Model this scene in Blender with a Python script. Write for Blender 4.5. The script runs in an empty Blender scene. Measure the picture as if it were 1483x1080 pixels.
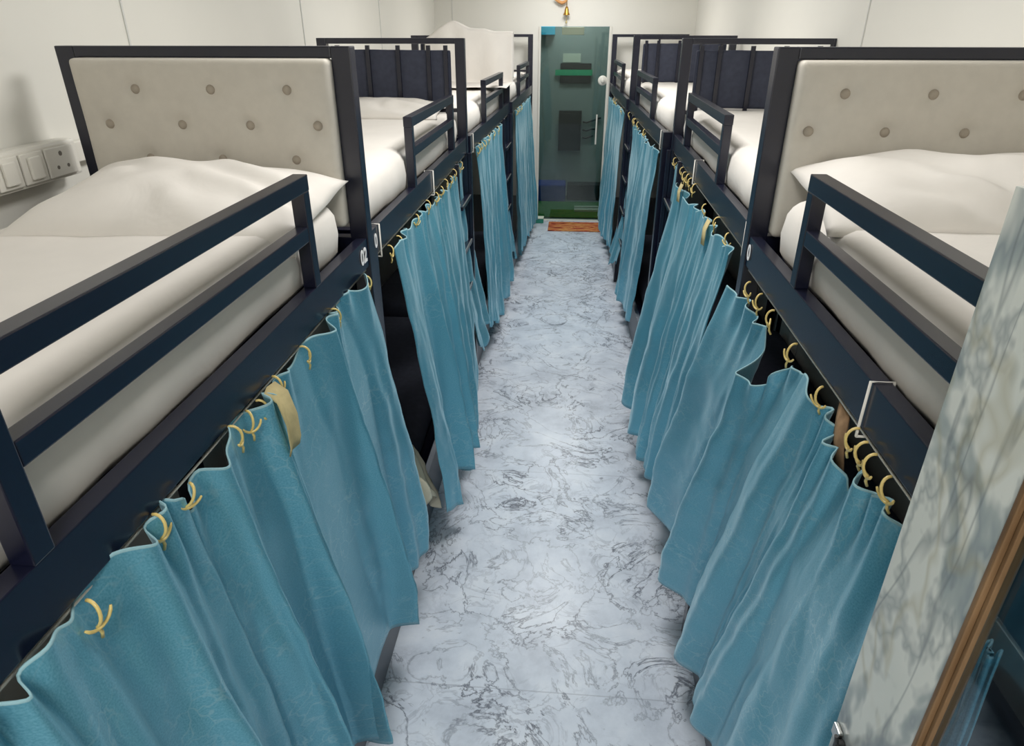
import bpy, bmesh, math, random
from mathutils import Vector, Matrix, noise

scene = bpy.context.scene
COL = scene.collection
R = math.radians

# ------------------------------------------------------------------ helpers
def tag(o, label=None, cat=None, group=None, kind=None):
    if label: o['label'] = label
    if cat: o['category'] = cat
    if group: o['group'] = group
    if kind: o['kind'] = kind
    return o

def empty(name, loc, rz=0.0):
    o = bpy.data.objects.new(name, None); COL.objects.link(o)
    o.location = loc; o.rotation_euler = (0, 0, rz); o.empty_display_size = .1
    return o

def obj(name, bm, m, parent=None, smooth=False, loc=None, angle=None):
    me = bpy.data.meshes.new(name); bm.normal_update(); bm.to_mesh(me); bm.free()
    for p in me.polygons: p.use_smooth = smooth
    for mm in (m if isinstance(m, (list, tuple)) else [m]): me.materials.append(mm)
    o = bpy.data.objects.new(name, me); COL.objects.link(o)
    if parent: o.parent = parent
    if loc: o.location = loc
    if smooth and angle: me.set_sharp_from_angle(angle=R(angle))
    return o

def add_box(bm, x0, x1, y0, y1, z0, z1, bev=0.0, mi=0):
    xs = sorted((x0, x1)); ys = sorted((y0, y1)); zs = sorted((z0, z1))
    t = bmesh.new()
    bmesh.ops.create_cube(t, size=1)
    for v in t.verts:
        v.co = Vector((xs[0] + (v.co.x + .5) * (xs[1] - xs[0]), ys[0] + (v.co.y + .5) * (ys[1] - ys[0]), zs[0] + (v.co.z + .5) * (zs[1] - zs[0])))
    if bev: bmesh.ops.bevel(t, geom=t.edges[:], offset=bev, segments=2, profile=.6, affect='EDGES')
    for f in t.faces: f.material_index = mi
    me = bpy.data.meshes.new('t'); t.to_mesh(me); t.free(); bm.from_mesh(me); bpy.data.meshes.remove(me)
    return bm

def box(*a, **k):
    return add_box(bmesh.new(), *a, **k)

def add_bar(bm, p, q, w, h, bev=0.002):
    """square tube from p to q, width w (horizontal) and height h"""
    p = Vector(p); q = Vector(q); d = (q - p); L = d.length; d.normalize()
    upv = Vector((0, 0, 1)) if abs(d.z) < .95 else Vector((0, 1, 0))
    sx = d.cross(upv).normalized(); sz = sx.cross(d).normalized()
    t = bmesh.new(); bmesh.ops.create_cube(t, size=1)
    for v in t.verts:
        c = v.co; v.co = p + d * ((c.y + .5) * L) + sx * (c.x * w) + sz * (c.z * h)
    if bev: bmesh.ops.bevel(t, geom=t.edges[:], offset=bev, segments=1, affect='EDGES')
    me = bpy.data.meshes.new('t'); t.to_mesh(me); t.free(); bm.from_mesh(me); bpy.data.meshes.remove(me)
    return bm

def add_tube(bm, pts, r, n=8, caps=True):
    pts = [Vector(p) for p in pts]; rings = []
    rs = r if isinstance(r, (list, tuple)) else [r] * len(pts)
    ref = None
    for i, p in enumerate(pts):
        a = pts[max(i - 1, 0)]; b = pts[min(i + 1, len(pts) - 1)]
        d = (b - a).normalized()
        if ref is None:
            ref = Vector((0, 0, 1)) if abs(d.z) < .9 else Vector((1, 0, 0))
        u = (ref - d * ref.dot(d)).normalized(); w = d.cross(u); ref = u
        rings.append([bm.verts.new(p + (u * math.cos(2 * math.pi * k / n) + w * math.sin(2 * math.pi * k / n)) * rs[i]) for k in range(n)])
    for a, b in zip(rings, rings[1:]):
        for k in range(n): bm.faces.new((a[k], a[(k + 1) % n], b[(k + 1) % n], b[k]))
    if caps:
        bm.faces.new(rings[0][::-1]); bm.faces.new(rings[-1])
    return bm

def add_lathe(bm, prof, n=20, loc=(0, 0, 0)):
    rings = []
    for r, z in prof:
        rings.append([bm.verts.new((loc[0] + r * math.cos(2 * math.pi * k / n), loc[1] + r * math.sin(2 * math.pi * k / n), loc[2] + z)) for k in range(n)])
    for a, b in zip(rings, rings[1:]):
        for k in range(n): bm.faces.new((a[k], a[(k + 1) % n], b[(k + 1) % n], b[k]))
    bm.faces.new(rings[0][::-1]); bm.faces.new(rings[-1])
    return bm

def rbox(size, r, seg, disp=None):
    """rounded block, densely subdivided; disp(co, normal) -> Vector offset"""
    sx, sy, sz = size; bm = bmesh.new(); key = {}
    def vert(p):
        k = tuple(round(c, 5) for c in p)
        if k not in key: key[k] = bm.verts.new(p)
        return key[k]
    n = [max(4, int(s / seg)) for s in size]
    half = [s / 2 for s in size]
    def prm(i, m, h):     # cluster samples near the rounded rims
        t = -1 + 2 * i / m
        return h * math.copysign(abs(t) ** .8, t)
    for ax in range(3):
        b, c = (ax + 1) % 3, (ax + 2) % 3
        for sg in (-1, 1):
            for i in range(n[b]):
                for j in range(n[c]):
                    q = []
                    for di, dj in ((0, 0), (1, 0), (1, 1), (0, 1)):
                        p = [0, 0, 0]; p[ax] = sg * half[ax]; p[b] = prm(i + di, n[b], half[b]); p[c] = prm(j + dj, n[c], half[c]); q.append(vert(p))
                    if sg < 0: q.reverse()
                    try: bm.faces.new(q)
                    except ValueError: pass
    for v in bm.verts:
        p = v.co; inner = Vector([max(-half[k] + r, min(half[k] - r, p[k])) if half[k] > r else 0 for k in range(3)])
        d = p - inner
        if d.length > 1e-9:
            nn = d.normalized(); p2 = inner + nn * min(r, max(half) ) if d.length > 0 else p
            v.co = p2
        else: nn = Vector((0, 0, 1))
        if disp:
            v.co = v.co + disp(v.co.copy(), nn)
    return bm

def fbm(p, s, o=3):
    v = 0; a = 1; t = 0
    q = Vector(p) * s
    for _ in range(o):
        v += a * noise.noise(q); t += a; q = q * 2.03 + Vector((3.1, 1.7, 5.2)); a *= .5
    return v / t

# ------------------------------------------------------------------ materials
def mat(name, rgb, rough=.5, metal=0, spec=.5, **kw):
    m = bpy.data.materials.new(name); m.use_nodes = True
    b = m.node_tree.nodes['Principled BSDF']
    b.inputs['Base Color'].default_value = (*rgb, 1); b.inputs['Roughness'].default_value = rough
    b.inputs['Metallic'].default_value = metal; b.inputs['Specular IOR Level'].default_value = spec
    for k, v in kw.items(): b.inputs[k].default_value = v
    return m

def S(r, g, b):
    f = lambda c: (c / 255 / 12.92) if c / 255 <= .04045 else ((c / 255 + .055) / 1.055) ** 2.4
    return (f(r), f(g), f(b))

class NT:
    def __init__(self, m): self.t = m.node_tree; self.b = m.node_tree.nodes['Principled BSDF']
    def n(self, kind, **props):
        x = self.t.nodes.new(kind)
        ins = props.pop('ins', {})
        for k, v in props.items(): setattr(x, k, v)
        for k, v in ins.items():
            if hasattr(v, 'is_output') : self.t.links.new(v, x.inputs[k])
            else: x.inputs[k].default_value = v
        return x
    def link(self, a, b): self.t.links.new(a, b)
    def ramp(self, fac, stops):
        x = self.t.nodes.new('ShaderNodeValToRGB'); self.link(fac, x.inputs[0])
        e = x.color_ramp.elements
        while len(e) < len(stops): e.new(.5)
        for el, (p, c) in zip(e, stops): el.position = p; el.color = (*c, 1)
        return x.outputs[0]
    def mix(self, f, a, b, mode='MIX'):
        x = self.t.nodes.new('ShaderNodeMix'); x.data_type = 'RGBA'; x.blend_type = mode
        for sock, v in ((x.inputs[0], f), (x.inputs[6], a), (x.inputs[7], b)):
            if hasattr(v, 'is_output'): self.link(v, sock)
            elif isinstance(v, tuple): sock.default_value = (*v, 1)
            else: sock.default_value = v
        return x.outputs[2]
    def math(self, op, a, b=0.0, c=0.0):
        x = self.t.nodes.new('ShaderNodeMath'); x.operation = op
        for s, v in zip(x.inputs, (a, b, c)):
            if hasattr(v, 'is_output'): self.link(v, s)
            else: s.default_value = v
        return x.outputs[0]

def vein(N, vec, scale, width, seed, distort=1.2, detail=6):
    mp = N.n('ShaderNodeMapping', ins={'Vector': vec, 'Location': (seed, seed * 1.7, seed * .6)})
    nz = N.n('ShaderNodeTexNoise', ins={'Vector': mp.outputs[0], 'Scale': scale, 'Detail': detail, 'Roughness': .62, 'Distortion': distort})
    d = N.math('ABSOLUTE', N.math('SUBTRACT', nz.outputs[0], .5))
    return N.math('SUBTRACT', 1.0, N.math('MINIMUM', N.math('DIVIDE', d, width), 1.0))

def make_floor():
    m = mat('marble_vinyl', S(190, 196, 208), .3, spec=.35); N = NT(m)
    co = N.n('ShaderNodeTexCoord').outputs['Object']
    v1 = vein(N, co, 3.3, .022, 3.0, 1.5, 9)
    v2 = vein(N, co, 7.5, .03, 11.0, 1.0, 6)
    msk = N.n('ShaderNodeTexNoise', ins={'Vector': co, 'Scale': 2.6, 'Detail': 4.0})
    mk = N.n('ShaderNodeMapRange', ins={'Value': msk.outputs[0], 'From Min': .42, 'From Max': .6}).outputs[0]
    cl = N.n('ShaderNodeTexNoise', ins={'Vector': co, 'Scale': 5.0, 'Detail': 7.0, 'Roughness': .65})
    base = N.ramp(cl.outputs[0], [(.28, S(172, 179, 191)), (.5, S(196, 203, 214)), (.7, S(212, 217, 225))])
    a = N.mix(N.math('MULTIPLY', N.math('POWER', v1, 1.2), N.math('ADD', N.math('MULTIPLY', mk, .6), .4)), base, S(62, 68, 82))
    b = N.mix(N.math('MULTIPLY', v2, N.math('MULTIPLY', mk, .5)), a, S(104, 110, 124))
    # transverse joints of the vinyl sheets
    sep = N.n('ShaderNodeSeparateXYZ', ins={'Vector': co})
    fr = N.math('FRACT', N.math('DIVIDE', N.math('ADD', sep.outputs[1], 1.0), 1.27))
    j = N.math('LESS_THAN', fr, .004)
    c = N.mix(N.math('MULTIPLY', j, .35), b, S(120, 126, 138))
    N.link(c, N.b.inputs['Base Color'])
    return m

def make_marble_board():
    m = mat('marble_laminate', S(196, 202, 196), .22, spec=.4); N = NT(m)
    co = N.n('ShaderNodeTexCoord').outputs['Object']
    st = N.n('ShaderNodeMapping', ins={'Vector': co, 'Scale': (1, 1.5, .8)}).outputs[0]
    cl = N.n('ShaderNodeTexNoise', ins={'Vector': st, 'Scale': 3.4, 'Detail': 4.0, 'Roughness': .5, 'Distortion': .5})
    base = N.ramp(cl.outputs[0], [(.30, S(212, 216, 208)), (.43, S(220, 223, 216)), (.47, S(150, 160, 162)), (.50, S(172, 180, 178)), (.53, S(220, 223, 216)), (.64, S(214, 218, 211)), (.70, S(168, 176, 174))])
    w1 = vein(N, st, 2.6, .028, 4.2, .35, 5)
    a = N.mix(N.math('MULTIPLY', w1, .55), base, S(124, 134, 138))
    ln = N.n('ShaderNodeMapping', ins={'Vector': co, 'Scale': (1, 2.2, .5)}).outputs[0]
    w2 = vein(N, ln, 2.2, .012, 9.7, .5, 3)
    b = N.mix(N.math('MULTIPLY', w2, .5), a, S(112, 120, 124))
    w3 = vein(N, st, 1.2, .02, 21.3, .8, 4)
    c = N.mix(N.math('MULTIPLY', w3, .35), b, S(158, 148, 108))
    N.link(c, N.b.inputs['Base Color'])
    return m

def make_curtain():
    m = mat('teal_satin', S(90, 156, 176), .34, metal=.5, spec=.5); N = NT(m)
    N.b.inputs['Sheen Weight'].default_value = .25; N.b.inputs['Sheen Roughness'].default_value = .4
    N.b.inputs['Sheen Tint'].default_value = (.75, .95, 1, 1)
    uv = N.n('ShaderNodeTexCoord').outputs['UV']
    nz = N.n('ShaderNodeTexNoise', ins={'Vector': uv, 'Scale': 12.0, 'Detail': 3.0})
    wv = N.mix(.12, uv, nz.outputs[1])
    vo = N.n('ShaderNodeTexVoronoi', feature='DISTANCE_TO_EDGE', ins={'Vector': wv, 'Scale': 24.0})
    ln = N.math('SUBTRACT', 1.0, N.math('MINIMUM', N.math('DIVIDE', vo.outputs[0], .055), 1.0))
    brk = N.n('ShaderNodeTexNoise', ins={'Vector': uv, 'Scale': 5.0, 'Detail': 3.0})
    bk = N.n('ShaderNodeMapRange', ins={'Value': brk.outputs[0], 'From Min': .42, 'From Max': .62}).outputs[0]
    f = N.math('MULTIPLY', N.math('MULTIPLY', ln, bk), .58)
    we = N.n('ShaderNodeTexNoise', ins={'Vector': uv, 'Scale': 320.0, 'Detail': 2.0})
    base = N.ramp(we.outputs[0], [(.3, S(92, 162, 184)), (.7, S(120, 186, 205))])
    c = N.mix(f, base, S(158, 198, 206))
    N.link(c, N.b.inputs['Base Color'])
    N.link(N.math('SUBTRACT', .40, N.math('MULTIPLY', f, .2)), N.b.inputs['Roughness'])
    bp = N.n('ShaderNodeBump', ins={'Height': nz.outputs[0], 'Strength': .25, 'Distance': .01})
    N.link(bp.outputs[0], N.b.inputs['Normal'])
    return m

def cloth_mat(name, rgb, var=.06, scale=14, bump=.15, rough=.85):
    m = mat(name, rgb, rough, spec=.15); N = NT(m)
    co = N.n('ShaderNodeTexCoord').outputs['Object']
    nz = N.n('ShaderNodeTexNoise', ins={'Vector': co, 'Scale': float(scale), 'Detail': 5.0})
    lo = tuple(c * (1 - var) for c in rgb); hi = tuple(min(1, c * (1 + var)) for c in rgb)
    N.link(N.ramp(nz.outputs[0], [(.3, lo), (.7, hi)]), N.b.inputs['Base Color'])
    n2 = N.n('ShaderNodeTexNoise', ins={'Vector': co, 'Scale': 5.0, 'Detail': 4.0, 'Distortion': .6})
    bp = N.n('ShaderNodeBump', ins={'Height': n2.outputs[0], 'Strength': bump, 'Distance': .03})
    N.link(bp.outputs[0], N.b.inputs['Normal'])
    return m

def make_wood():
    m = mat('oak_trim', S(132, 98, 62), .45, spec=.3); N = NT(m)
    co = N.n('ShaderNodeTexCoord').outputs['Object']
    st = N.n('ShaderNodeMapping', ins={'Vector': co, 'Scale': (30, 30, 3)}).outputs[0]
    nz = N.n('ShaderNodeTexNoise', ins={'Vector': st, 'Scale': 1.6, 'Detail': 6.0, 'Distortion': .5})
    N.link(N.ramp(nz.outputs[0], [(.3, S(96, 72, 48)), (.6, S(132, 104, 74)), (.8, S(150, 122, 90))]), N.b.inputs['Base Color'])
    return m

def make_mat_rug():
    m = mat('red_brown_mat', S(150, 84, 52), .95, spec=.05); N = NT(m)
    co = N.n('ShaderNodeTexCoord').outputs['Object']
    st = N.n('ShaderNodeMapping', ins={'Vector': co, 'Scale': (5, 16, 1)}).outputs[0]
    nz = N.n('ShaderNodeTexNoise', ins={'Vector': st, 'Scale': 1.2, 'Detail': 5.0, 'Distortion': .9})
    N.link(N.ramp(nz.outputs[0], [(.3, S(104, 44, 28)), (.45, S(168, 84, 62)), (.55, S(196, 140, 86)), (.68, S(140, 68, 30)), (.8, S(90, 40, 26))]), N.b.inputs['Base Color'])
    return m

def make_wall(name, rgb):
    m = mat(name, rgb, .55, spec=.3); N = NT(m)
    co = N.n('ShaderNodeTexCoord').outputs['Object']
    nz = N.n('ShaderNodeTexNoise', ins={'Vector': co, 'Scale': 1.5, 'Detail': 5.0})
    N.link(N.ramp(nz.outputs[0], [(.3, tuple(c * .96 for c in rgb)), (.7, rgb)]), N.b.inputs['Base Color'])
    return m

def make_glass(name, tint, fac=.12):
    m = bpy.data.materials.new(name); m.use_nodes = True; t = m.node_tree; t.nodes.clear()
    out = t.nodes.new('ShaderNodeOutputMaterial'); mx = t.nodes.new('ShaderNodeMixShader')
    tr = t.nodes.new('ShaderNodeBsdfTransparent'); tr.inputs[0].default_value = (*tint, 1)
    gl = t.nodes.new('ShaderNodeBsdfGlossy'); gl.inputs['Roughness'].default_value = .03
    gl.inputs[0].default_value = (.9, .95, .95, 1)
    fr = t.nodes.new('ShaderNodeFresnel'); ge = t.nodes.new('ShaderNodeNewGeometry'); mr = t.nodes.new('ShaderNodeMapRange')     # same index seen from either face of the pane
    mr.inputs['To Min'].default_value = 1.5; mr.inputs['To Max'].default_value = 1 / 1.5
    t.links.new(ge.outputs['Backfacing'], mr.inputs['Value']); t.links.new(mr.outputs[0], fr.inputs[0])
    t.links.new(fr.outputs[0], mx.inputs[0]); t.links.new(tr.outputs[0], mx.inputs[1]); t.links.new(gl.outputs[0], mx.inputs[2])
    t.links.new(mx.outputs[0], out.inputs[0])
    return m

M = {}
M['floor'] = make_floor()
M['wall'] = make_wall('white_wall_panel', S(224, 222, 214))
M['ceiling'] = make_wall('white_ceiling', S(228, 228, 224))
M['seam'] = mat('grey_panel_joint', S(206, 206, 202), .6)
M['metal'] = mat('navy_black_steel', S(13, 16, 36), .27, spec=.7)
M['plinth'] = mat('grey_base_board', S(86, 89, 96), .4, spec=.4)
M['worn'] = mat('worn_bright_steel', S(178, 176, 170), .3, metal=.8)
M['sheet'] = cloth_mat('white_sheet', S(221, 216, 209), .03, 6, .18)
M['pillow'] = cloth_mat('white_pillowcase', S(225, 220, 213), .03, 6, .22)
M['cream'] = cloth_mat('cream_upholstery', S(203, 197, 186), .03, 40, .04, .6)
M['button'] = cloth_mat('grey_beige_button', S(166, 156, 142), .06, 60, .02, .6)
M['charcoal'] = cloth_mat('charcoal_fabric_and_shade', S(68, 71, 84), .1, 40, .2)  # cloth of the headboard panels; also stands in for shade on lower mattresses
M['curtain'] = make_curtain()
M['thread'] = mat('pale_hem_thread', S(140, 178, 186), .8)
M['gold'] = mat('pale_gold_plastic', S(214, 190, 118), .35, spec=.5)
M['whiteplastic'] = mat('white_plastic', S(222, 219, 210), .35, spec=.45)
M['hole'] = mat('dark_socket_hole', S(112, 106, 98), .7)
M['paint'] = mat('white_paint', S(232, 232, 232), .6)
M['marble'] = make_marble_board()
M['wood'] = make_wood()
M['glass'] = make_glass('green_tinted_glass', (.56, .63, .60))
M['dglass'] = make_glass('dark_tinted_glass', (.80, .86, .90))
M['steel'] = mat('brushed_steel', S(196, 196, 192), .28, metal=1)
M['brass'] = mat('brass', S(190, 146, 70), .35, metal=.9)
M['rug'] = make_mat_rug()
M['greenmat'] = mat('green_turf_mat', S(52, 112, 58), .95, spec=.05)
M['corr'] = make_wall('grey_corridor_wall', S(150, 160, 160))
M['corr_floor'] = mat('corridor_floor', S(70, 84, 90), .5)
M['black'] = mat('black_plastic', S(20, 22, 24), .45)
M['green'] = mat('green_sign_paint', S(20, 168, 118), .5)
M['blue'] = mat('blue_plastic', S(36, 60, 150), .5)
M['cyan'] = mat('cyan_plastic', S(60, 178, 214), .5)
M['paper'] = mat('pale_paper', S(205, 210, 196), .8)
M['beige'] = cloth_mat('beige_tape', S(186, 172, 128), .1, 60, .1)
M['brown'] = cloth_mat('brown_striped_tape', S(148, 120, 92), .25, 50, .1)
M['creamcloth'] = cloth_mat('cream_bedsheet', S(212, 204, 182), .04, 10, .2)
M['teal_lab'] = mat('teal_box_print', S(40, 130, 110), .5)

# ------------------------------------------------------------------ camera
cam = bpy.data.cameras.new('camera'); co_ = bpy.data.objects.new('camera', cam); COL.objects.link(co_)
cam.sensor_fit = 'HORIZONTAL'; cam.sensor_width = 36; cam.lens = 972.67 / 1483 * 36; cam.clip_start = .02
co_.location = (0, 0, 2.0); co_.rotation_euler = (R(90 - 27.023), 0, R(4.866))
scene.camera = co_

# ------------------------------------------------------------------ room shell
YW = 7.9; YB = -1.3; ZC = 2.75
XL0, XL1 = -1.43, -1.49      # left wall at near / far end
XR0, XR1 = 1.33, 1.22
def slab(name, pts, z0, z1, m):
    bm = bmesh.new()
    a = [bm.verts.new((x, y, z0)) for x, y in pts]; b = [bm.verts.new((x, y, z1)) for x, y in pts]
    bm.faces.new(a[::-1]); bm.faces.new(b); n = len(pts)
    for i in range(n): bm.faces.new((a[i], a[(i + 1) % n], b[(i + 1) % n], b[i]))
    bmesh.ops.recalc_face_normals(bm, faces=bm.faces[:])
    o = obj(name, bm, m); o['kind'] = 'structure'; return o
slab('floor', [(-1.7, YB), (1.6, YB), (1.6, YW + .06), (-1.7, YW + .06)], -.1, 0, M['floor'])
slab('ceiling', [(-1.7, YB), (1.6, YB), (1.6, YW + .06), (-1.7, YW + .06)], ZC, ZC + .1, M['ceiling'])
slab('wall_left', [(XL0, YB), (XL1, YW + .1), (XL1 - .12, YW + .1), (XL0 - .12, YB)], 0, ZC, M['wall'])
slab('wall_right', [(XR0, YB), (XR1, YW + .1), (XR1 + .12, YW + .1), (XR0 + .12, YB)], 0, ZC, M['wall'])
slab('wall_front', [(-1.7, YB), (1.6, YB), (1.6, YB - .1), (-1.7, YB - .1)], 0, ZC, M['wall'])
DX0, DX1, DZ = -.389, .372, 2.037
bm = bmesh.new()
add_box(bm, -1.62, DX0, YW, YW + .1, 0, ZC); add_box(bm, DX1, 1.4, YW, YW + .1, 0, ZC); add_box(bm, DX0, DX1, YW, YW + .1, DZ, ZC)
o = obj('wall_back', bm, M['wall']); o['kind'] = 'structure'
def seam(n, x, y, axis):
    d = .004
    if axis == 'x': b = box(x - .003, x + d, y - .004, y + .004, 0, ZC)
    else: b = box(x - .004, x + .004, y - d, y + .003, 0, ZC)
    o = obj('trim_%d' % n, b, M['seam']); o['kind'] = 'structure'
lx = lambda y: XL0 + (XL1 - XL0) * (y - YB) / (YW + .1 - YB)
rx = lambda y: XR0 + (XR1 - XR0) * (y - YB) / (YW + .1 - YB)
seam(1, lx(2.33), 2.33, 'x'); seam(2, lx(3.95), 3.95, 'x'); seam(3, lx(5.6), 5.6, 'x')
seam(4, -1.301, YW, 'y')
seam(5, rx(3.46) - .002, 3.46, 'x')

# ------------------------------------------------------------------ glass door and what lies beyond it
fr = bmesh.new()
w = .022
add_box(fr, DX0 + .001, DX0 + w, YW - .012, YW + .05, 0, DZ - .001, .002)
add_box(fr, DX1 - w - .004, DX1 - .001, YW - .012, YW + .05, 0, DZ - .001, .002)
door = obj('door_1', fr, M['whiteplastic']); tag(door, kind='structure')
g = obj('glass_pane', box(DX0 + w + .001, DX1 - w - .006, YW + .012, YW + .022, .012, DZ - .004), M['glass'], door)
obj('top_patch_fitting', box(-.148, .085, YW + .004, YW + .03, 1.957, DZ - .006, .003), mat('patch_grey', S(120, 130, 112), .4, metal=.5), door)
hb = bmesh.new()
hx = .262
add_tube(hb, [(hx, YW - .035, .87), (hx, YW - .035, 1.18)], .009, 10)
add_tube(hb, [(hx, YW - .035, .91), (hx, YW + .012, .91)], .006, 8); add_tube(hb, [(hx, YW - .035, 1.14), (hx, YW + .012, 1.14)], .006, 8)
obj('pull_handle', hb, M['whiteplastic'], door, True, angle=40)
kb = bmesh.new(); add_lathe(kb, [(.030, 0), (.046, .004), (.05, .012), (.044, .02), (.03, .024), (.024, .024), (.02, .036), (.012, .04)], 24)
for v in kb.verts: v.co = Vector((.303 + v.co.x, YW + .011 - v.co.z, 1.52 + v.co.y))
bmesh.ops.recalc_face_normals(kb, faces=kb.faces[:])
obj('round_lock', kb, M['whiteplastic'], door, True, angle=40)
obj('threshold', box(DX0 + .02, DX1 - .02, YW - .01, YW + .05, 0.0, .011, .002), M['whiteplastic'], door)

YC = 9.25
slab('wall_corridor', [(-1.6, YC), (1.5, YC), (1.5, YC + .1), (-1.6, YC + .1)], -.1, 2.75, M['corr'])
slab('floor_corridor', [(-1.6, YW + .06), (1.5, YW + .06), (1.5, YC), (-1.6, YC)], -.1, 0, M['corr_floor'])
slab('ceiling_corridor', [(-1.6, YW + .1), (1.5, YW + .1), (1.5, YC), (-1.6, YC)], 2.75, 2.85, M['ceiling'])
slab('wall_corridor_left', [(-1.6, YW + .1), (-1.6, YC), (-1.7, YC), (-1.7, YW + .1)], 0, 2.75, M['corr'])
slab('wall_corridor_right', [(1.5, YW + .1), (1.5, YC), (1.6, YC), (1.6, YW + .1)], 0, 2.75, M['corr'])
b = obj('notice_board', box(-.178, .205, YC - .03, YC - .002, 1.405, 1.635, .003), M['black'])
tag(b, 'wide black board crossed by a green strip on the wall beyond the glass door', 'board')
gb = bmesh.new(); add_box(gb, -.24, .222, YC - .042, YC - .031, 1.497, 1.562)
b = obj('sign_strip', gb, M['green']); tag(b, 'long green strip sign across the black board behind the glass door', 'sign')
b = obj('paper_notice', box(-.15, .07, YC - .012, YC - .002, 1.645, 1.745), M['paper'])
tag(b, 'pale paper notice above the black board behind the glass door', 'notice')
pb = empty('meter_cabinet', (-.033, YC, .6))
obj('body', box(-.145, .145, -.09, -.002, 0, .485, .006), M['black'], pb)
obj('door', box(-.125, .125, -.1, -.091, .02, .465, .003), M['black'], pb)
tag(pb, 'tall black wall cabinet seen through the middle of the glass door', 'cabinet')
cb = bmesh.new()
for z0, z1, xe in ((.95, 1.0, .36), (.85, .86, .3), (.76, .78, .27)):
    add_tube(cb, [(.13, YC - .02, z0), (.18, YC - .02, z0 - .01), (.24, YC - .02, z0 + .012), (xe, YC - .02, z1)], .011, 8)
b = obj('cables', cb, M['black'], smooth=True); tag(b, 'black cables running right from the black cabinet behind the glass door', 'cable')
b = obj('wall_box', box(-.52, -.255, YC - .12, YC - .002, 1.95, 2.13, .006), M['cyan'])
tag(b, 'bright blue box high on the wall behind the upper left of the glass door', 'box')
b = obj('storage_bin', box(-.55, -.06, 8.86, 9.2, .001, .22, .02), M['blue']); tag(b, 'dark blue low bin on the corridor floor beyond the door', 'bin')
b = obj('shoe_bench', box(-.04, .5, 8.98, 9.2, .001, .2, .01), M['black']); tag(b, 'low black bench on the corridor floor right of the blue bin', 'bench')
b = obj('turf_mat', box(-.5, .55, 8.02, 8.84, .001, .014, .004), M['greenmat']); tag(b, 'green turf mat on the corridor floor beyond the glass door', 'mat')
for i, (y, lab) in enumerate(((8.30, 'pale wooden stick on the green mat, the one nearer the glass door'), (8.46, 'pale wooden stick on the green mat, the one farther from the glass door'))):
    b = obj('stick', add_bar(bmesh.new(), (.06, y, .03), (.36, y + .02, .03), .03, .03), M['paper']); tag(b, lab, 'stick', 'sticks on the green mat')

rg = bmesh.new()
add_box(rg, -.232, .352, 7.42, 7.80, .001, .013, .004)
rug = obj('door_mat', rg, M['rug']); tag(rug, 'red brown streaked door mat on the marble floor before the glass door', 'mat')
bx_ = empty('small_carton', (-.345, 7.80, 0))
obj('body', box(-.04, .05, -.05, .05, .001, .05, .003), M['teal_lab'], bx_); obj('lid', box(-.042, .052, -.052, .052, .051, .062, .003), M['paper'], bx_)
tag(bx_, 'small teal and white carton on the floor at the left foot of the glass door', 'carton')

orn = empty('door_bell_ornament', (-.105, YW, 2.06))
ob = bmesh.new(); add_lathe(ob, [(.004, .16), (.012, .155), (.02, .13), (.024, .105), (.034, .085), (.036, .08), (.03, .08)], 18, (0, -.05, 0))
bmesh.ops.recalc_face_normals(ob, faces=ob.faces[:]); obj('bell', ob, M['brass'], orn, True, angle=50)
ob = bmesh.new(); add_tube(ob, [(0, -.05, .08), (0, -.05, .03)], .003, 6); add_lathe(ob, [(.002, .03), (.01, .022), (.01, .008), (.003, .0)], 12, (0, -.05, 0)); obj('clapper', ob, M['beige'], orn, True)
ob = bmesh.new(); add_tube(ob, [(0, -.05, .16), (.0, -.05, .27), (-.01, -.035, .30), (-.02, -.0, .31)], .004, 6); obj('cord', ob, M['brass'], orn, True)
ob = bmesh.new()
pts = [(-.11 + .0 * k, -.04, .30) for k in range(1)]
add_tube(ob, [(-.13, -.045, .225), (-.09, -.05, .205), (-.05, -.05, .19), (-.02, -.05, .20), (0, -.05, .22)], [.006, .014, .017, .014, .006], 8)
obj('hanging_tassel', ob, mat('orange_cloth', S(206, 150, 96), .8), orn, True)
tag(orn, 'small brass bell ornament hanging from the white wall above the glass door', 'ornament')

# ------------------------------------------------------------------ bunk beds
BL = 1.95; BW = .775
PITCH = 1.98; Y1 = 1.852
ZT = 1.965
ZRS = {-1: 1.482, 1: 1.512}       # rail height of the left and right rows
def button_bm(r):
    bm = bmesh.new(); add_lathe(bm, [(r * .5, -.004), (r, 0), (r * .9, .006), (r * .5, .0095), (r * .1, .0105)], 14)
    return bm

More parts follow.
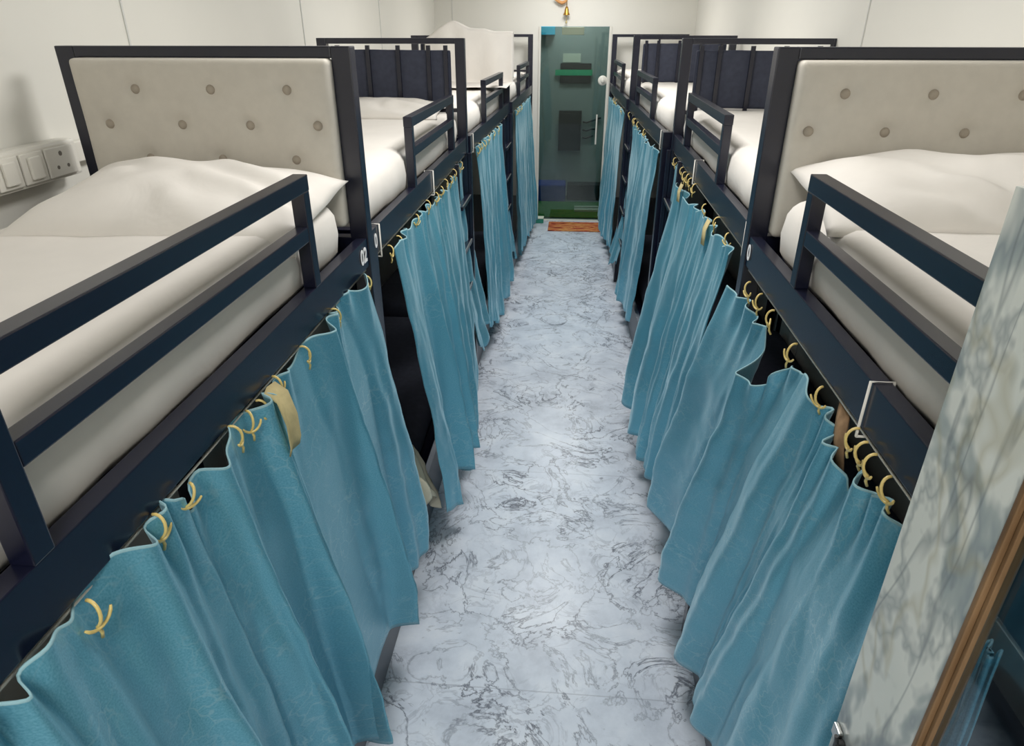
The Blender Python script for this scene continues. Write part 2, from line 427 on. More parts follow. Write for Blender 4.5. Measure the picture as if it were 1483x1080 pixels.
def make_bed(side, X0, X1, yh, style, label, number=None, ladder=True, ties=()):
    """side -1 left / +1 right; X0, X1 aisle face x at the foot / head end; yh head y.  Local: +x away from the aisle, y=0 head face, foot at -BL"""
    s = side
    ZR = ZRS[s]; ZRB = ZR - .08
    root = empty('bunk_bed', (X1, yh, 0), -math.atan2((X1 - X0), BL))
    tag(root, label, 'bed', 'bunk beds along the aisle')
    mt = M['metal']
    def bx(*a, **k):                     # a: d0,d1 from aisle face outwards
        return box(s * a[0], s * a[1], *a[2:], **k)
    pw = .05
    # posts
    obj('post', bx(0, pw, -.045, 0, 0, ZT, bev=.003), mt, root)
    obj('post', bx(BW - pw, BW, -.045, 0, 0, ZT, bev=.003), mt, root)
    obj('post', bx(0.003, pw, -BL, -BL + .045, 0, ZR + .0, bev=.003), mt, root)
    obj('post', bx(BW - pw, BW, -BL, -BL + .045, 0, ZR + .0, bev=.003), mt, root)
    # upper deck
    obj('side_rail', bx(.004, .034, -BL + .046, -.046, ZRB, ZR, bev=.002), mt, root)
    obj('side_rail', bx(BW - .034, BW - .004, -BL + .046, -.046, ZRB, ZR, bev=.002), mt, root)
    e = bmesh.new(); add_box(e, s * pw, s * (BW - pw), -.04, -.005, ZRB, ZR, .002); obj('end_rail', e, mt, root)
    e = bmesh.new(); add_box(e, s * pw, s * (BW - pw), -BL + .005, -BL + .04, ZRB, ZR, .002); obj('end_rail', e, mt, root)
    obj('deck_board', bx(.036, BW - .036, -BL + .05, -.05, ZR - .062, ZR - .044), mt, root)
    # lower deck
    obj('deck_board', bx(.036, BW - .036, -BL + .05, -.05, .30, .318), mt, root)
    obj('side_rail', bx(.004, .034, -BL + .046, -.046, .27, .34, bev=.002), mt, root)
    obj('base_panel', bx(.012, .03, -BL + .047, -.047, .01, .265), M['plinth'], root)
    # top rail of the headboard
    obj('top_rail', bx(0 + pw, BW - pw, -.045, -.002, ZT - .027, ZT, bev=.003), mt, root)
    if style == 'tufted':
        W = BW - 2 * pw; H = .42; cx = BW / 2; cz = ZT - .0275 - H / 2
        pts = []
        for zz, ds in ((1.866, (.162, .362, .562)), (1.781, (.094, .272, .455, .654)), (1.696, (.162, .362, .562))):
            pts += [(d, zz) for d in ds]
        def dsp(c, n):
            if c.y > -.005: return Vector((0, 0, 0))
            q = 0
            for d, z in pts:
                r2 = ((c.x * s + cx) - d) ** 2 + (c.z + cz - z) ** 2
                q += .012 * math.exp(-r2 / (2 * .016 ** 2)) + .005 * math.exp(-r2 / (2 * .05 ** 2))
            edge = min(W / 2 - abs(c.x), H / 2 - abs(c.z))
            pad = .012 * (1 - math.exp(-max(edge, 0) / .03))
            return Vector((0, q - pad, 0))
        hb = rbox((W, .06, H), .012, .007, dsp)
        h = obj('headboard', hb, M['cream'], root, True, (s * cx, -.05, cz))
        for d, z in pts:
            bb = button_bm(.0125)
            for v in bb.verts: v.co = Vector((v.co.x, -v.co.z, v.co.y))
            bmesh.ops.recalc_face_normals(bb, faces=bb.faces[:])
            k = obj('button', bb, M['button'], h, True, (s * (d - cx), -.0225, z - cz), 50)
    else:
        if style in ('panel', 'covered'):
            pn = bmesh.new()
            n = 26
            def dsp(c, nn):
                return Vector((0, .006 * fbm((c.x + yh, c.y, c.z), 7), .006 * fbm((c.x * 1.0, 3.3 + yh, 0), 5)))
            pn = rbox((BW - 2 * pw - .045, .018, .272), .007, .016, dsp)
            obj('fabric_panel', pn, M['charcoal'], root, True, (s * (BW / 2 + .005), -.012, ZT - .055 - .136))
        for d in ((.10, .19, .35, .51, .67) if style != 'open' else (.23, .48)):
            obj('bar', bx(d - .010, d + .010, -.043, -.024, ZR, ZT - .034), mt, root)
        obj('lower_rail', bx(pw, BW - pw, -.042, -.012, 1.61, 1.628), mt, root)
    # guard rail
    g0, g1 = -.425, -1.345
    gt = 1.727 if s < 0 else 1.744
    gr = obj('guard_rail', bx(.002, .034, g1, g0, gt - .034, gt, bev=.002), mt, root)
    obj('lower_bar', bx(.004, .032, g1 + .033, g0 - .033, gt - .138, gt - .106, bev=.002), mt, gr)
    for yy in (g0 - .032, g1):
        obj('guard_post', bx(.003, .033, yy, yy + .032, ZR - .0, gt - .034, bev=.002), mt, gr)
    # ladder next to the head post
    if ladder:
        y0 = -.40
        up = bx(-.006, .026, y0, y0 + .03, .0, ZRB - .002, bev=.002)
        add_box(up, s * -.022, s * -.002, -.044, -.012, .0, ZRB - .002, .002)
        ld = obj('ladder', up, mt, root)
        for z in (.42, .67, .92, 1.17):
            rb = bmesh.new()
            add_box(rb, s * -.018, s * .014, y0 + .03, -.044, z - .008, z + .012, .002)
            r_ = obj('rung', rb, mt, ld)
            tp = obj('worn_edge', box(s * -.0185, s * -.012, y0 + .05, -.07, z + .0121, z + .0135), M['worn'], ld)
    # wire below the rail and cable ties
    wire = bmesh.new(); add_tube(wire, [(s * .015, -BL + .05, ZRB - .012), (s * .015, -BL / 2, ZRB - .017), (s * .015, -.05, ZRB - .012)], .0022, 6)
    obj('curtain_wire', wire, M['whiteplastic'], root, True)
    for yy in ties:
        t = bmesh.new(); z0, z1 = ZRB - .018, ZR + .002
        add_tube(t, [(s * .0, yy, z0), (s * .0, yy, z1), (s * .036, yy, z1 + .001), (s * .036, yy, z0), (s * .0, yy, z0)], .0026, 6, caps=False)
        obj('cable_tie', t, M['whiteplastic'], root, True)
    if number:
        txt, yy, sz = number
        cu = bpy.data.curves.new('bunk_number', 'FONT'); cu.body = txt; cu.size = sz; cu.extrude = .0006; cu.align_x = 'CENTER'; cu.align_y = 'CENTER'; cu.offset = .0012
        to = bpy.data.objects.new('bunk_number', cu); COL.objects.link(to); to.parent = root; cu.materials.append(M['paint'])
        bpy.context.view_layer.update()
        if s < 0: mtx = Matrix(((0, 0, 1), (1, 0, 0), (0, 1, 0)))
        else: mtx = Matrix(((0, 0, -1), (-1, 0, 0), (0, 1, 0)))
        me = bpy.data.meshes.new_from_object(to.evaluated_get(bpy.context.evaluated_depsgraph_get()))
        bpy.data.objects.remove(to); me.name = 'bunk_number'
        to = bpy.data.objects.new('bunk_number', me); COL.objects.link(to); to.parent = root
        to.matrix_local = Matrix.Translation((s * .0018, yy, (ZR + ZRB) / 2)) @ mtx.to_4x4()
    return root

beds = {}
def spec(k): return beds[k]
BEDS = [
 ('LA', -1, -.558, -.558, 0, 'tufted', 'nearest bunk bed on the left, cream buttoned headboard and number 02 on its rail', ('02', -.095, .058), False),
 ('LB', -1, -.566, -.568, 1, 'panel', 'second bunk bed on the left with charcoal panel behind headboard bars', ('0', -BL + .03, .058), True),
 ('LC', -1, -.556, -.512, 2, 'covered', 'third bunk bed on the left, its headboard mostly covered by a white sheet', None, True),
 ('LD', -1, -.490, -.442, 3, 'open', 'farthest bunk bed on the left with open bar headboard beside the glass door', None, False),
 ('RA', 1, .476, .478, 0, 'tufted', 'nearest bunk bed on the right, cream buttoned headboard behind the marble partition', ('0', -.07, .058), False),
 ('RB', 1, .505, .532, 1, 'panel', 'second bunk bed on the right with charcoal panel behind headboard bars', None, True),
 ('RC', 1, .487, .440, 2, 'panel', 'third bunk bed on the right with small charcoal panel near the glass door', None, True),
 ('RD', 1, .420, .374, 3, 'open', 'farthest bunk bed on the right with open bar headboard beside the glass door', None, False),
]
INFO = {}
TIES = {'LB': (-BL + .07, -1.02), 'RB': (-BL + .07, -.85), 'RA': (-.885,), 'LC': (-BL + .07,), 'RC': (-BL + .07,)}
for k, s, x0, x1, i, st, lab, num, lad in BEDS:
    yh = Y1 + PITCH * i
    beds[k] = make_bed(s, x0, x1, yh, st, lab, num, lad, TIES.get(k, ()))
    INFO[k] = (s, x0, x1, yh)
def bedpt(k, d, ly, z):
    s, x0, x1, yh = INFO[k]
    a = -math.atan2(x1 - x0, BL); x = s * d; 
    return (x1 + x * math.cos(a) - ly * math.sin(a), yh + x * math.sin(a) + ly * math.cos(a), z)

# mattresses
def mattress_bm(seed, w=.70, l=1.83, h=.175):
    def dsp(c, n):
        q = Vector((c.x, c.y, c.z)) + Vector((seed * 7.3, seed * 3.1, 0))
        k = .008 * fbm(q, 3.2, 2) + .004 * fbm(q, 9, 2)
        wr = .004 * math.sin(q.y * 34 + 4 * fbm(q, 4, 2) + q.x * 12) * max(0, fbm(q + Vector((5, 5, 5)), 2.2, 2) + .15)
        side = 1 if abs(c.z) < h * .45 else .5
        return n * (k + wr * side)
    return rbox((w, l, h), .07, .035, dsp)
NAMEL = {'LA': 'nearest left bunk', 'LB': 'second left bunk', 'LC': 'third left bunk', 'LD': 'farthest left bunk',
         'RA': 'nearest right bunk', 'RB': 'second right bunk', 'RC': 'third right bunk', 'RD': 'farthest right bunk'}
for i, (k, v) in enumerate(INFO.items()):
    s, x0, x1, yh = v
    a = -math.atan2(x1 - x0, BL)
    tuft = .035 if k in ('LA', 'RA') else 0
    p = bedpt(k, BW / 2, -BL / 2 - .02 - tuft / 2, ZRS[s] - .043 + .088)
    o = obj('mattress', mattress_bm(i + 1, l=1.82 - tuft), M['sheet'], None, True, p); o.rotation_euler.z = a
    tag(o, 'white sheeted mattress on the top deck of the ' + NAMEL[k], 'mattress', 'top bunk mattresses')
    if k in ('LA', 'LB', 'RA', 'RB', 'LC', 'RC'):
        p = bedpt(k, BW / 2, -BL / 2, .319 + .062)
        o = obj('mattress', mattress_bm(i + 20, h=.12), M['charcoal'], None, True, p); o.rotation_euler.z = a  # dark colour paints in the shade of the unlit lower deck
        tag(o, 'mattress coloured dark as shade on the curtained lower deck of the ' + NAMEL[k], 'mattress', 'lower bunk mattresses')

def pillow_bm(w, l, h, seed, wrinkle=.022):
    nx, ny = 64, 44; bm = bmesh.new(); rows = {}
    for sg in (1, -1):
        for i in range(nx + 1):
            for j in range(ny + 1):
                u = -1 + 2 * i / nx; v = -1 + 2 * j / ny
                edge = i in (0, nx) or j in (0, ny)
                if edge and sg < 0: rows[(i, j, -1)] = rows[(i, j, 1)]; continue
                # pinched outline: sides bow inwards between the corners
                x = u * w / 2 * (1 - .06 * (1 - v * v)); y = v * l / 2 * (1 - .07 * (1 - u * u))
                t = max(0, (1 - abs(u) ** 3.2)) ** .62 * max(0, (1 - abs(v) ** 3.0)) ** .62
                q = Vector((x + seed * 3, y + seed, 0))
                z = sg * (t * h * (.62 if sg > 0 else .34))
                if sg > 0:
                    z += t * (.022 * fbm(q, 4.5, 2)) * (h / .13)
                    cr = math.sin((x * .55 + y) * 42 + 5 * fbm(q, 5, 2))
                    z += t * wrinkle * cr * max(0, fbm(q + Vector((9, 2, 4)), 3.2, 2) + .25)
                z += .012 * fbm(q, 6, 2) * (1 - t)
                rows[(i, j, sg)] = bm.verts.new((x, y, z))
    for sg in (1, -1):
        for i in range(nx):
            for j in range(ny):
                q = [rows[(i, j, sg)], rows[(i + 1, j, sg)], rows[(i + 1, j + 1, sg)], rows[(i, j + 1, sg)]]
                if sg < 0: q.reverse()
                try: bm.faces.new(q)
                except ValueError: pass
    return bm
def pillow(k, d, ly, z, w, l, h, rot, tilt, seed, lab, roll=0):
    p = bedpt(k, d, ly, z)
    o = obj('pillow', pillow_bm(w, l, h, seed), M['pillow'], None, True, p)
    o.rotation_euler = (tilt, roll, rot)
    tag(o, lab, 'pillow', 'white pillows')
pillow('LA', .345, -.315, 1.622, .65, .47, .135, R(3), R(8), 1, 'plump white pillow against the left buttoned headboard', R(2.5))
pillow('RA', .41, -.28, 1.660, .72, .44, .135, R(-3), R(8), 2, 'plump white pillow against the right buttoned headboard')
pillow('LB', .42, -.24, 1.632, .66, .36, .085, R(1), R(6), 3, 'white pillow under the charcoal panel of the second left bunk')

# white sheet thrown over the third left headboard
def drape():
    s, x0, x1, yh = INFO['LC']; bm = bmesh.new(); nu, nv = 44, 60; V = {}
    xa, xb = x1 + .03, x1 - .66
    for i in range(nu + 1):
        u = i / nu; x = xa + (xb - xa) * u
        top = ZT + .012 + .075 * math.exp(-((u - .68) / .16) ** 2) + .02 * math.exp(-((u - .36) / .12) ** 2) - .05 * max(0, (u - .85) / .15)
        for j in range(nv + 1):
            v = j / nv            # 0 front foot on the mattress, ridge at .6, back hem at 1
            if v < .62:
                t = v / .62; tt = max(0, (t - .3) / .7); y = yh - .62 + .56 * min(1, t / .3) ** .8 * 1.0 - .012 * math.sin(tt * 3.14); z = 1.632 + (top - 1.632) * tt ** 1.0
                y += .018 * math.sin(u * 21 + 2 * fbm((u * 3, t, 0), 1)) * (1 - t * .7)
            elif v < .70:
                t = (v - .62) / .08; y = yh - .06 + .075 * t; z = top + .012 * math.sin(t * 3.14)
            else:
                t = (v - .70) / .30; y = yh + .015 + .002 * t; z = top - .32 * t
            V[i, j] = bm.verts.new((x, y, z + .008 * fbm((x * 3, z * 2, y), 3)))
    for i in range(nu):
        for j in range(nv): bm.faces.new((V[i, j], V[i + 1, j], V[i + 1, j + 1], V[i, j + 1]))
    o = obj('draped_sheet', bm, M['pillow'], None, True)
    md = o.modifiers.new('thick', 'SOLIDIFY'); md.thickness = .004
    tag(o, 'white bed sheet thrown over the headboard of the third left bunk', 'sheet')
drape()

# ------------------------------------------------------------------ curtains
def interp(pts, u):
    n = len(pts); us = [p[0] for p in pts]
    u = max(us[0], min(us[-1], u))
    for i in range(n - 1):
        if u <= us[i + 1]:
            t = (u - us[i]) / (us[i + 1] - us[i] + 1e-9)
            p0 = Vector(pts[max(i - 1, 0)][1:]); p1 = Vector(pts[i][1:]); p2 = Vector(pts[i + 1][1:]); p3 = Vector(pts[min(i + 2, n - 1)][1:])
            m1 = (p2 - p0) * .5; m2 = (p3 - p1) * .5
            if i == 0: m1 = p2 - p1
            if i == n - 2: m2 = p2 - p1
            t2 = t * t; t3 = t2 * t
            return p1 * (2 * t3 - 3 * t2 + 1) + m1 * (t3 - 2 * t2 + t) + p2 * (-2 * t3 + 3 * t2) + m2 * (t3 - t2)
    return Vector(pts[-1][1:])

def hook_bm(s, rnd):
    bm = bmesh.new(); r = .0029
    # J shank curling from the wire over to the aisle and down to the heading
    pts = []
    for k in range(9):
        a = R(100 - 165 * k / 8)
        pts.append((-s * (.000 + .018 * math.cos(a)), .012 * math.sin(a) * .5, .012 + .022 * math.sin(a)))
    pts += [(-s * .008, -.004, -.022), (-s * .003, -.004, -.034)]
    add_tube(bm, pts, r, 7)
    # crescent arm
    pts = []
    for k in range(9):
        a = R(200 + 140 * k / 8)
        pts.append((-s * .010, .026 * math.cos(a), .014 + .026 * math.sin(a)))
    add_tube(bm, pts, [r * .7] + [r] * 7 + [r * .7], 7)
    return bm

def curtain(k, label, top, bot, hooks, nf, amp, seed, frac=(.25, 1.0), nu=150, nv=44, group='blue bed curtains', hem=.02, bulge=0.0, extra=None, ruffle=.012, skew=.35, clamp=True, outs=0.0):
    s = INFO[k][0]; rnd = random.Random(seed)
    bm = bmesh.new(); uvl = bm.loops.layers.uv.new('UVMap'); V = {}; UV = {}
    ph = [rnd.uniform(0, 6.28) for _ in range(8)]
    wob = [rnd.uniform(.75, 1.3) for _ in range(40)]
    L = (Vector(top[-1][1:]) - Vector(top[0][1:])).length; Lb = (Vector(bot[-1][1:]) - Vector(bot[0][1:])).length
    def fold(u, v):
        w = u + .030 * math.sin(7.1 * u + ph[0]) + .018 * math.sin(17.3 * u + ph[1])
        x = w * nf * 2 * math.pi
        a = .62 + .38 * math.sin(4.3 * u + ph[2])
        x += 1.1 * v * math.sin(3.1 * u * 2 + ph[5])
        g = math.sin(x + .5 * math.sin(x)); f = (.45 * g + .55 * math.asin(max(-1, min(1, g))) / 1.2) * a + .3 * math.sin(1.9 * x + ph[3]) * (.6 + .4 * v) + .16 * math.sin(3.7 * x + ph[4] + v)
        return f, math.cos(x) * a
    for i in range(nu + 1):
        u = i / nu
        pt = interp(top, u); pb = interp(bot, u)
        for j in range(nv + 1):
            v = 0 if j == 0 else .0022 + (j - 1) / (nv - 1) * .9978
            f, c = fold(u, v)
            e = v ** .92
            p = pt.lerp(pb, e)
            A = amp * (frac[0] + (frac[1] - frac[0]) * min(1, v * 1.25))
            p.x += -s * (A * (f + outs) + bulge * math.sin(v * math.pi))
            p.y += A * skew * c
            # gathered heading
            hd = math.exp(-v / .07)
            p.x += -s * ruffle * hd * math.sin(u * nf * 19 + 3 * math.sin(u * 23 + ph[5]))
            p.z += .010 * hd * math.sin(u * nf * 13 + ph[6])
            # creases and uneven hem
            cr = fbm((u * L * 7 + seed, v * 5, seed * .7), 1.0, 3)
            p.x += -s * .016 * cr * min(1, v * 5)
            dm = fbm((u * 26 + seed * 2.0, v * 9, 4), 1.0, 2)
            p.x += -s * .005 * dm
            p.z += hem * (math.sin(u * nf * 6.28 + ph[7]) * .6 + fbm((u * 6, seed, 1), 1.0, 2)) * max(0, (v - .6) / .4)
            if extra: p = extra(u, v, p)
            if clamp:
                yh_ = INFO[k][3]; face = INFO[k][1] + (INFO[k][2] - INFO[k][1]) * (p.y - (yh_ - BL)) / BL
                lim = .022 * max(0, 1 - v * 5) - .006          # how far behind the rail face the cloth may lie
                if p.y > yh_ - .06 or p.y < yh_ - BL + .06: lim = -.006
                d = s * (p.x - face)
                if d > lim: p.x = face + s * (lim + .15 * 0)
            V[i, j] = bm.verts.new(p); UV[i, j] = (u * max(L, Lb) * 1.25, v * 1.25)
    for i in range(nu):
        for j in range(nv):
            ids = [(i, j), (i + 1, j), (i + 1, j + 1), (i, j + 1)]
            fc = bm.faces.new([V[q] for q in ids])
            if j == 0: fc.material_index = 1
            for lp, q in zip(fc.loops, ids): lp[uvl].uv = UV[q]
    o = obj('curtain', bm, [M['curtain'], M['thread']], None, True)
    md = o.modifiers.new('thick', 'SOLIDIFY'); md.thickness = .0025; md.offset = 0
    tag(o, label, 'curtain', group)
    for hy in hooks:
        hb = hook_bm(s, rnd)
        sx, x0, x1, yh = INFO[k]
        xx = x0 + (x1 - x0) * (hy - (yh - BL)) / BL
        h = obj('hook', hb, M['gold'], o, True, (xx - s * .003, hy, ZRS[s] - .108 + rnd.uniform(-.010, .004)))
        h.scale = (.82,) * 3
        h.rotation_euler = (rnd.uniform(-.25, .25), rnd.uniform(-.2, .2), rnd.uniform(-.5, .5))
    return o

XA = -.565
LAc = curtain('LA', 'wide teal curtain nearest on the left, below the rail numbered 02',
  [(0, XA, .36, 1.39), (.12, XA, .50, 1.398), (.3, XA, .745, 1.395), (.335, XA, .775, 1.35), (.37, XA, .82, 1.375), (.5, XA, 1.00, 1.398), (.62, XA, 1.16, 1.375), (.75, XA, 1.38, 1.392), (1, XA, 1.765, 1.398)],
  [(0, -.545, .42, .20), (.35, -.55, .95, .18), (.6, -.555, 1.30, .18), (.8, -.56, 1.62, .20), (.93, -.565, 1.86, .22), (1, -.56, 2.02, .25)],
  [.545, .69, .765, .93, .985, 1.035, 1.11, 1.26, 1.47, 1.735], 5.6, .072, 5, hem=.03, bulge=.012, skew=.62, outs=.45, nu=220, nv=56)
LBc = curtain('LB', 'teal curtain on the second left bunk, nearer end swung out over the aisle',
  [(0, -.565, 2.05, 1.385), (.3, -.57, 2.45, 1.375), (.6, -.57, 2.83, 1.36), (1, -.57, 3.36, 1.36)],
  [(0, -.51, 2.22, .17), (.06, -.495, 2.29, .16), (.3, -.45, 2.50, .19), (.55, -.44, 2.74, .18), (.75, -.46, 2.98, .2), (1, -.485, 3.30, .21)],
  [2.03, 2.15, 2.42, 2.64, 2.82, 2.94, 3.06, 3.18, 3.30], 4.2, .046, 9, hem=.03, bulge=.012, skew=.55, outs=.2)
LBn = curtain('LB', 'narrow teal curtain end gathered behind the ladder of the second left bunk',
  [(0, -.595, 3.46, 1.36), (1, -.60, 3.80, 1.36)],
  [(0, -.50, 3.56, .36), (.5, -.485, 3.75, .25), (1, -.50, 4.02, .33)],
  [3.50], 2.0, .016, 14, clamp=False, nu=50, hem=.03, bulge=-.03, ruffle=.006)
LCc = curtain('LC', 'teal curtain on the third left bunk with short wavy hem',
  [(0, -.555, 4.06, 1.395), (.5, -.545, 4.7, 1.385), (1, -.53, 5.32, 1.38)],
  [(0, -.50, 4.12, .24), (.35, -.475, 4.45, .15), (.7, -.465, 4.9, .16), (1, -.47, 5.34, .2)],
  [4.06, 4.12, 4.2, 4.34, 4.5, 4.75, 5.0], 4.5, .032, 21, hem=.035, nu=120)
LCn = curtain('LC', 'small teal curtain end tucked behind the ladder of the third left bunk',
  [(0, -.555, 5.45, 1.35), (1, -.55, 5.76, 1.35)],
  [(0, -.47, 5.5, .33), (.5, -.455, 5.7, .22), (1, -.47, 5.96, .30)],
  [], 2.0, .014, 25, clamp=False, nu=40, hem=.03, bulge=-.03, ruffle=.005)
LDc = curtain('LD', 'teal curtain on the farthest left bunk beside the glass door',
  [(0, -.49, 6.0, 1.395), (.5, -.475, 6.8, 1.38), (1, -.455, 7.62, 1.38)],
  [(0, -.45, 6.02, .16), (.5, -.415, 6.7, .12), (1, -.375, 7.52, .12)],
  [6.04, 6.2, 6.45], 7.0, .028, 31, hem=.03, nu=110)
XB = .49
def ra_gap(u, v, p):
    # heading sags away from the wire between two hooks
    return p
RAc = curtain('RA', 'wide teal curtain nearest on the right, running behind the marble partition',
  [(0, XB, 1.85, 1.36), (.14, XB, 1.62, 1.35), (.20, XB + .0, 1.56, 1.33), (.26, XB - .035, 1.50, 1.255), (.33, XB - .03, 1.44, 1.27), (.42, XB, 1.30, 1.37), (.55, XB, 1.15, 1.385), (.68, XB, 1.03, 1.35), (.74, XB + .01, .98, 1.31), (.82, XB, .93, 1.36), (1, XB + .012, .735, 1.385)],
  [(0, .485, 2.36, .25), (.2, .488, 2.02, .24), (.45, .475, 1.62, .20), (.7, .475, 1.30, .18), (1, .468, .80, .16)],
  [1.69, 1.59, 1.47, 1.31, 1.118, .962, .92, .885, .82], 4.6, .062, 41, hem=.03, bulge=.008, outs=.4, nu=200, nv=56, frac=(.35, .95), skew=.6)
RAs = curtain('RA', 'short end of teal curtain seen through the dark glass of the partition',
  [(0, .495, .62, 1.385), (1, .492, .565, 1.38)],
  [(0, .47, .60, .3), (1, .47, .44, .3)],
  [], 2.0, .008, 45, clamp=False, nu=40, ruffle=.004)
RBc = curtain('RB', 'teal curtain on the second right bunk, hem swept into the aisle',
  [(0, .515, 3.30, 1.355), (.3, .51, 2.92, 1.355), (.55, .51, 2.60, 1.375), (.8, .508, 2.3, 1.385), (1, .508, 2.05, 1.395)],
  [(0, .41, 3.34, .18), (.3, .40, 3.00, .18), (.6, .408, 2.74, .17), (.8, .42, 2.58, .17), (1, .45, 2.40, .2)],
  [3.26, 3.18, 3.09, 3.0, 2.89, 2.57, 2.34, 2.13], 4.2, .046, 51, hem=.03, bulge=.01, skew=.55, outs=.2)
RBn = curtain('RB', 'narrow strip of teal curtain beside the ladder of the second right bunk',
  [(0, .56, 3.74, 1.36), (1, .555, 3.5, 1.36)],
  [(0, .52, 3.74, .36), (1, .50, 3.48, .34)],
  [3.55], 2.0, .01, 55, clamp=False, nu=40, ruffle=.005)
RCc = curtain('RC', 'teal curtain on the third right bunk with frayed wavy hem',
  [(0, .455, 5.36, 1.375), (.5, .47, 4.7, 1.375), (1, .488, 4.02, 1.39)],
  [(0, .44, 5.36, .14), (.4, .425, 5.05, .16), (.7, .425, 4.70, .18), (1, .45, 4.30, .24)],
  [5.28, 5.2, 4.98, 4.6], 4.5, .032, 61, hem=.035, nu=120)
RCn = curtain('RC', 'teal curtain end bunched out below the ladder of the third right bunk',
  [(0, .475, 5.78, 1.35), (1, .485, 5.48, 1.35)],
  [(0, .40, 5.98, .30), (.5, .375, 5.75, .20), (1, .41, 5.5, .26)],
  [5.6], 2.0, .016, 65, clamp=False, nu=50, hem=.04, bulge=-.04, ruffle=.006)
RDc = curtain('RD', 'teal curtain on the farthest right bunk beside the glass door',
  [(0, .385, 7.66, 1.375), (.5, .405, 6.8, 1.38), (1, .425, 6.06, 1.39)],
  [(0, .35, 7.55, .13), (.5, .36, 6.8, .14), (1, .40, 6.1, .2)],
  [6.9, 6.7, 6.1], 7.0, .028, 71, hem=.03, nu=110)

# loose strips of heading tape
def strip(parent, name, m, pts, w):
    bm = bmesh.new(); r = []
    for x, y, z in pts:
        r.append((bm.verts.new((x, y - w / 2, z)), bm.verts.new((x - .006, y, z)), bm.verts.new((x, y + w / 2, z))))
    for a, b in zip(r, r[1:]):
        for q in (0, 1): bm.faces.new((a[q], a[q + 1], b[q + 1], b[q]))
    o = obj(name, bm, m, parent, True); md = o.modifiers.new('thick', 'SOLIDIFY'); md.thickness = .003
    return o
strip(LAc, 'tieback', M['beige'], [(-.55, 1.07, 1.40), (-.525, 1.065, 1.385), (-.512, 1.06, 1.34), (-.512, 1.06, 1.29), (-.518, 1.062, 1.27)], .05)
strip(RAc, 'heading_tape', M['brown'], [(.50, 1.08, 1.41), (.492, 1.06, 1.38), (.49, 1.05, 1.35), (.495, 1.04, 1.31)], .05)
strip(RBc, 'heading_tape', M['beige'], [(.50, 3.12, 1.39), (.485, 3.1, 1.36), (.482, 3.08, 1.32)], .06)
strip(RBc, 'heading_tape', M['beige'], [(.50, 2.44, 1.40), (.483, 2.42, 1.37), (.478, 2.40, 1.32)], .05)

# cream sheet slipping out of the second left lower bunk
bm = bmesh.new(); V = {}
for i in range(26):
    for j in range(18):
        u = i / 25; v = j / 17
        x = -.60 + .075 * v + .02 * fbm((u * 5, v * 3, 0), 1); y = 2.06 + .20 * u + .05 * v; z = .50 - .26 * v * (1 - .3 * math.sin(u * 5)) + .02 * fbm((u * 6, v * 4, 7), 1)
        V[i, j] = bm.verts.new((x + .018 * math.sin(u * 19 + v * 3), y, z))
for i in range(25):
    for j in range(17): bm.faces.new((V[i, j], V[i + 1, j], V[i + 1, j + 1], V[i, j + 1]))
o = obj('bed_sheet', bm, M['creamcloth'], None, True); md = o.modifiers.new('thick', 'SOLIDIFY'); md.thickness = .004
tag(o, 'crumpled cream sheet hanging from the lower bunk between the two nearest left curtains', 'sheet')

# ------------------------------------------------------------------ socket panel on the left wall
sp = empty('socket_panel', (lx(1.5) + .0, 1.5, 1.68), math.atan2(-(XL1 - XL0), YW + .1 - YB))
tag(sp, 'white switch and socket box on the left wall beside the nearest pillow', 'socket')
obj('body', box(0.001, .055, -.62, .37, -.045, .052, bev=.008), M['whiteplastic'], sp)
obj('trunking', box(.001, .03, .371, .62, -.02, .035, bev=.003), M['whiteplastic'], sp)
def socket(y):
    pl = obj('socket', box(.0555, .062, y - .055, y + .055, -.036, .04, bev=.003), M['whiteplastic'], sp)
    hb = bmesh.new()
    for dy, dz, r in ((0, .022, .0065), (-.02, -.012, .005), (.02, -.012, .005)):
        add_tube(hb, [(.0615, y + dy, dz), (.0628, y + dy, dz)], r, 12)
    obj('socket_hole', hb, M['hole'], pl)
def switch(y):
    pl = obj('switch', box(.0555, .062, y - .042, y + .042, -.036, .04, bev=.003), M['whiteplastic'], sp)
    rk = box(.0622, .070, y - .022, y + .022, -.026, .03, bev=.003)
    obj('rocker', rk, M['whiteplastic'], pl)
socket(.29); switch(.185); switch(.095); socket(-.005); socket(-.125); socket(-.3)

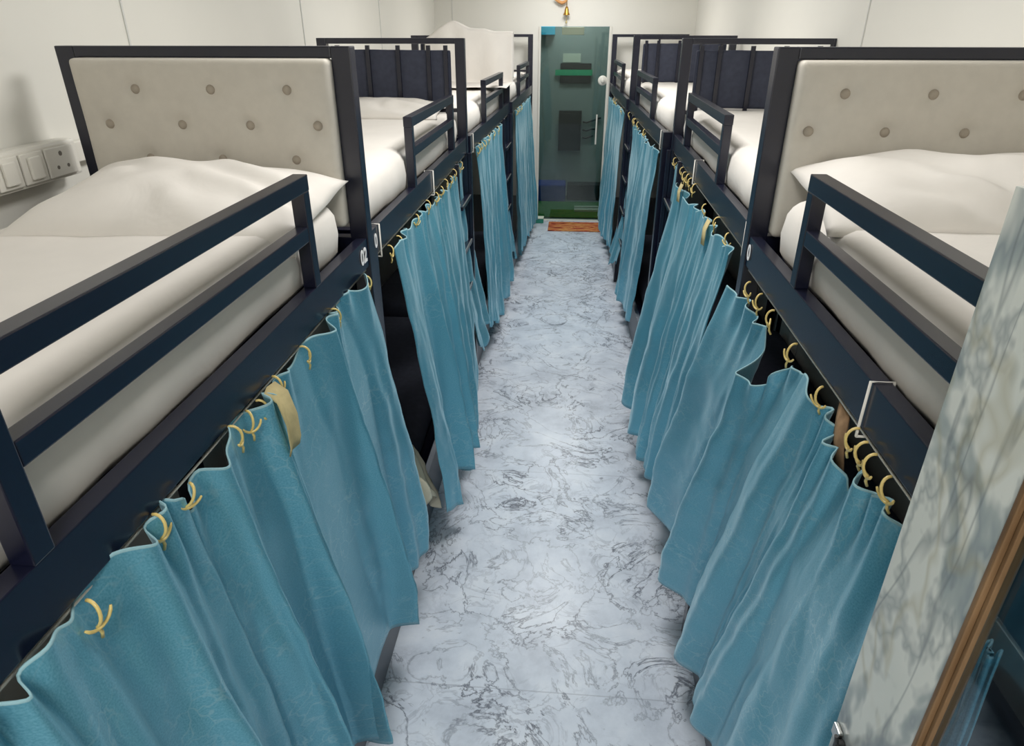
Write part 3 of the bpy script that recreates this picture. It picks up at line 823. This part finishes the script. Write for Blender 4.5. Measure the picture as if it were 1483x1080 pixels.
# ------------------------------------------------------------------ marble partition on the right
PX = .43; PYE = .70; PZ = 1.866
pt = empty('partition', (PX, PYE, 0))
tag(pt, 'tall marble patterned partition with wood framed dark glass, right foreground', 'partition')
T = .024
bm = bmesh.new()
GY = -.152; GY1 = -1.25; GZ0, GZ1 = .35, 1.83
add_box(bm, 0, T, GY - .0, 0, 0, PZ); add_box(bm, 0, T, GY1 - .12, GY1, 0, PZ)
add_box(bm, 0, T, GY1, GY, GZ1, PZ); add_box(bm, 0, T, GY1, GY, 0, GZ0)
obj('marble_panel', bm, M['marble'], pt)
bm = bmesh.new()
fw_ = .008
for (y0, y1, z0, z1) in ((GY - fw_, GY - .0005, GZ0, GZ1), (GY1 + .0005, GY1 + fw_, GZ0, GZ1), (GY1 + fw_, GY - fw_, GZ1 - fw_, GZ1 - .0005), (GY1 + fw_, GY - fw_, GZ0 + .0005, GZ0 + fw_)):
    add_box(bm, -.002, T, y0, y1, z0, z1, .002)
f_ = obj('wood_frame', bm, M['wood'], pt)
bm = bmesh.new()
for (y0, y1, z0, z1) in ((GY - fw_ - .006, GY - fw_ - .0005, GZ0 + fw_, GZ1 - fw_), (GY1 + fw_, GY1 + fw_ + .006, GZ0 + fw_, GZ1 - fw_)):
    add_box(bm, .004, .0095, y0, y1, z0, z1, .001)
obj('glazing_bead', bm, M['wood'], f_)
obj('glass_pane', box(.010, .015, GY1 + fw_ + .001, GY - fw_ - .001, GZ0 + fw_ + .001, GZ1 - fw_ - .001), M['dglass'], pt)
lt = obj('latch', box(-.008, -.0005, -.028, -.006, 1.062, 1.084, .002), M['steel'], pt)
bm = bmesh.new(); add_box(bm, -.014, -.0005, -.040, -.030, 1.056, 1.078, .002); add_tube(bm, [(-.01, -.036, 1.066), (-.016, -.036, 1.092)], .003, 8); obj('latch_pin', bm, M['black'], lt)

# ------------------------------------------------------------------ lights
def area(name, loc, sx, sy, power, col=(1, .985, .962), rot=(0, 0, 0)):
    l = bpy.data.lights.new(name, 'AREA'); l.shape = 'RECTANGLE'; l.size = sx; l.size_y = sy; l.energy = power; l.color = col
    o = bpy.data.objects.new(name, l); COL.objects.link(o); o.location = loc; o.rotation_euler = rot; return o
for i, (y, pw_) in enumerate(((-.75, 33), (2.2, 26), (4.5, 30), (6.8, 28))):
    area('ceiling_lamp', (-.03, y, ZC - .03), .5, .7, pw_)
area('corridor_lamp', (0, 8.6, 2.7), .5, .4, 24, (.95, 1, 1))
w = bpy.data.worlds.new('world'); scene.world = w; w.use_nodes = True
w.node_tree.nodes['Background'].inputs[0].default_value = (.8, .85, .9, 1); w.node_tree.nodes['Background'].inputs[1].default_value = .1
vs = scene.view_settings
vs.view_transform = 'Standard'; vs.look = 'None'; vs.gamma = 1; vs.use_curve_mapping = False; vs.exposure = -.02
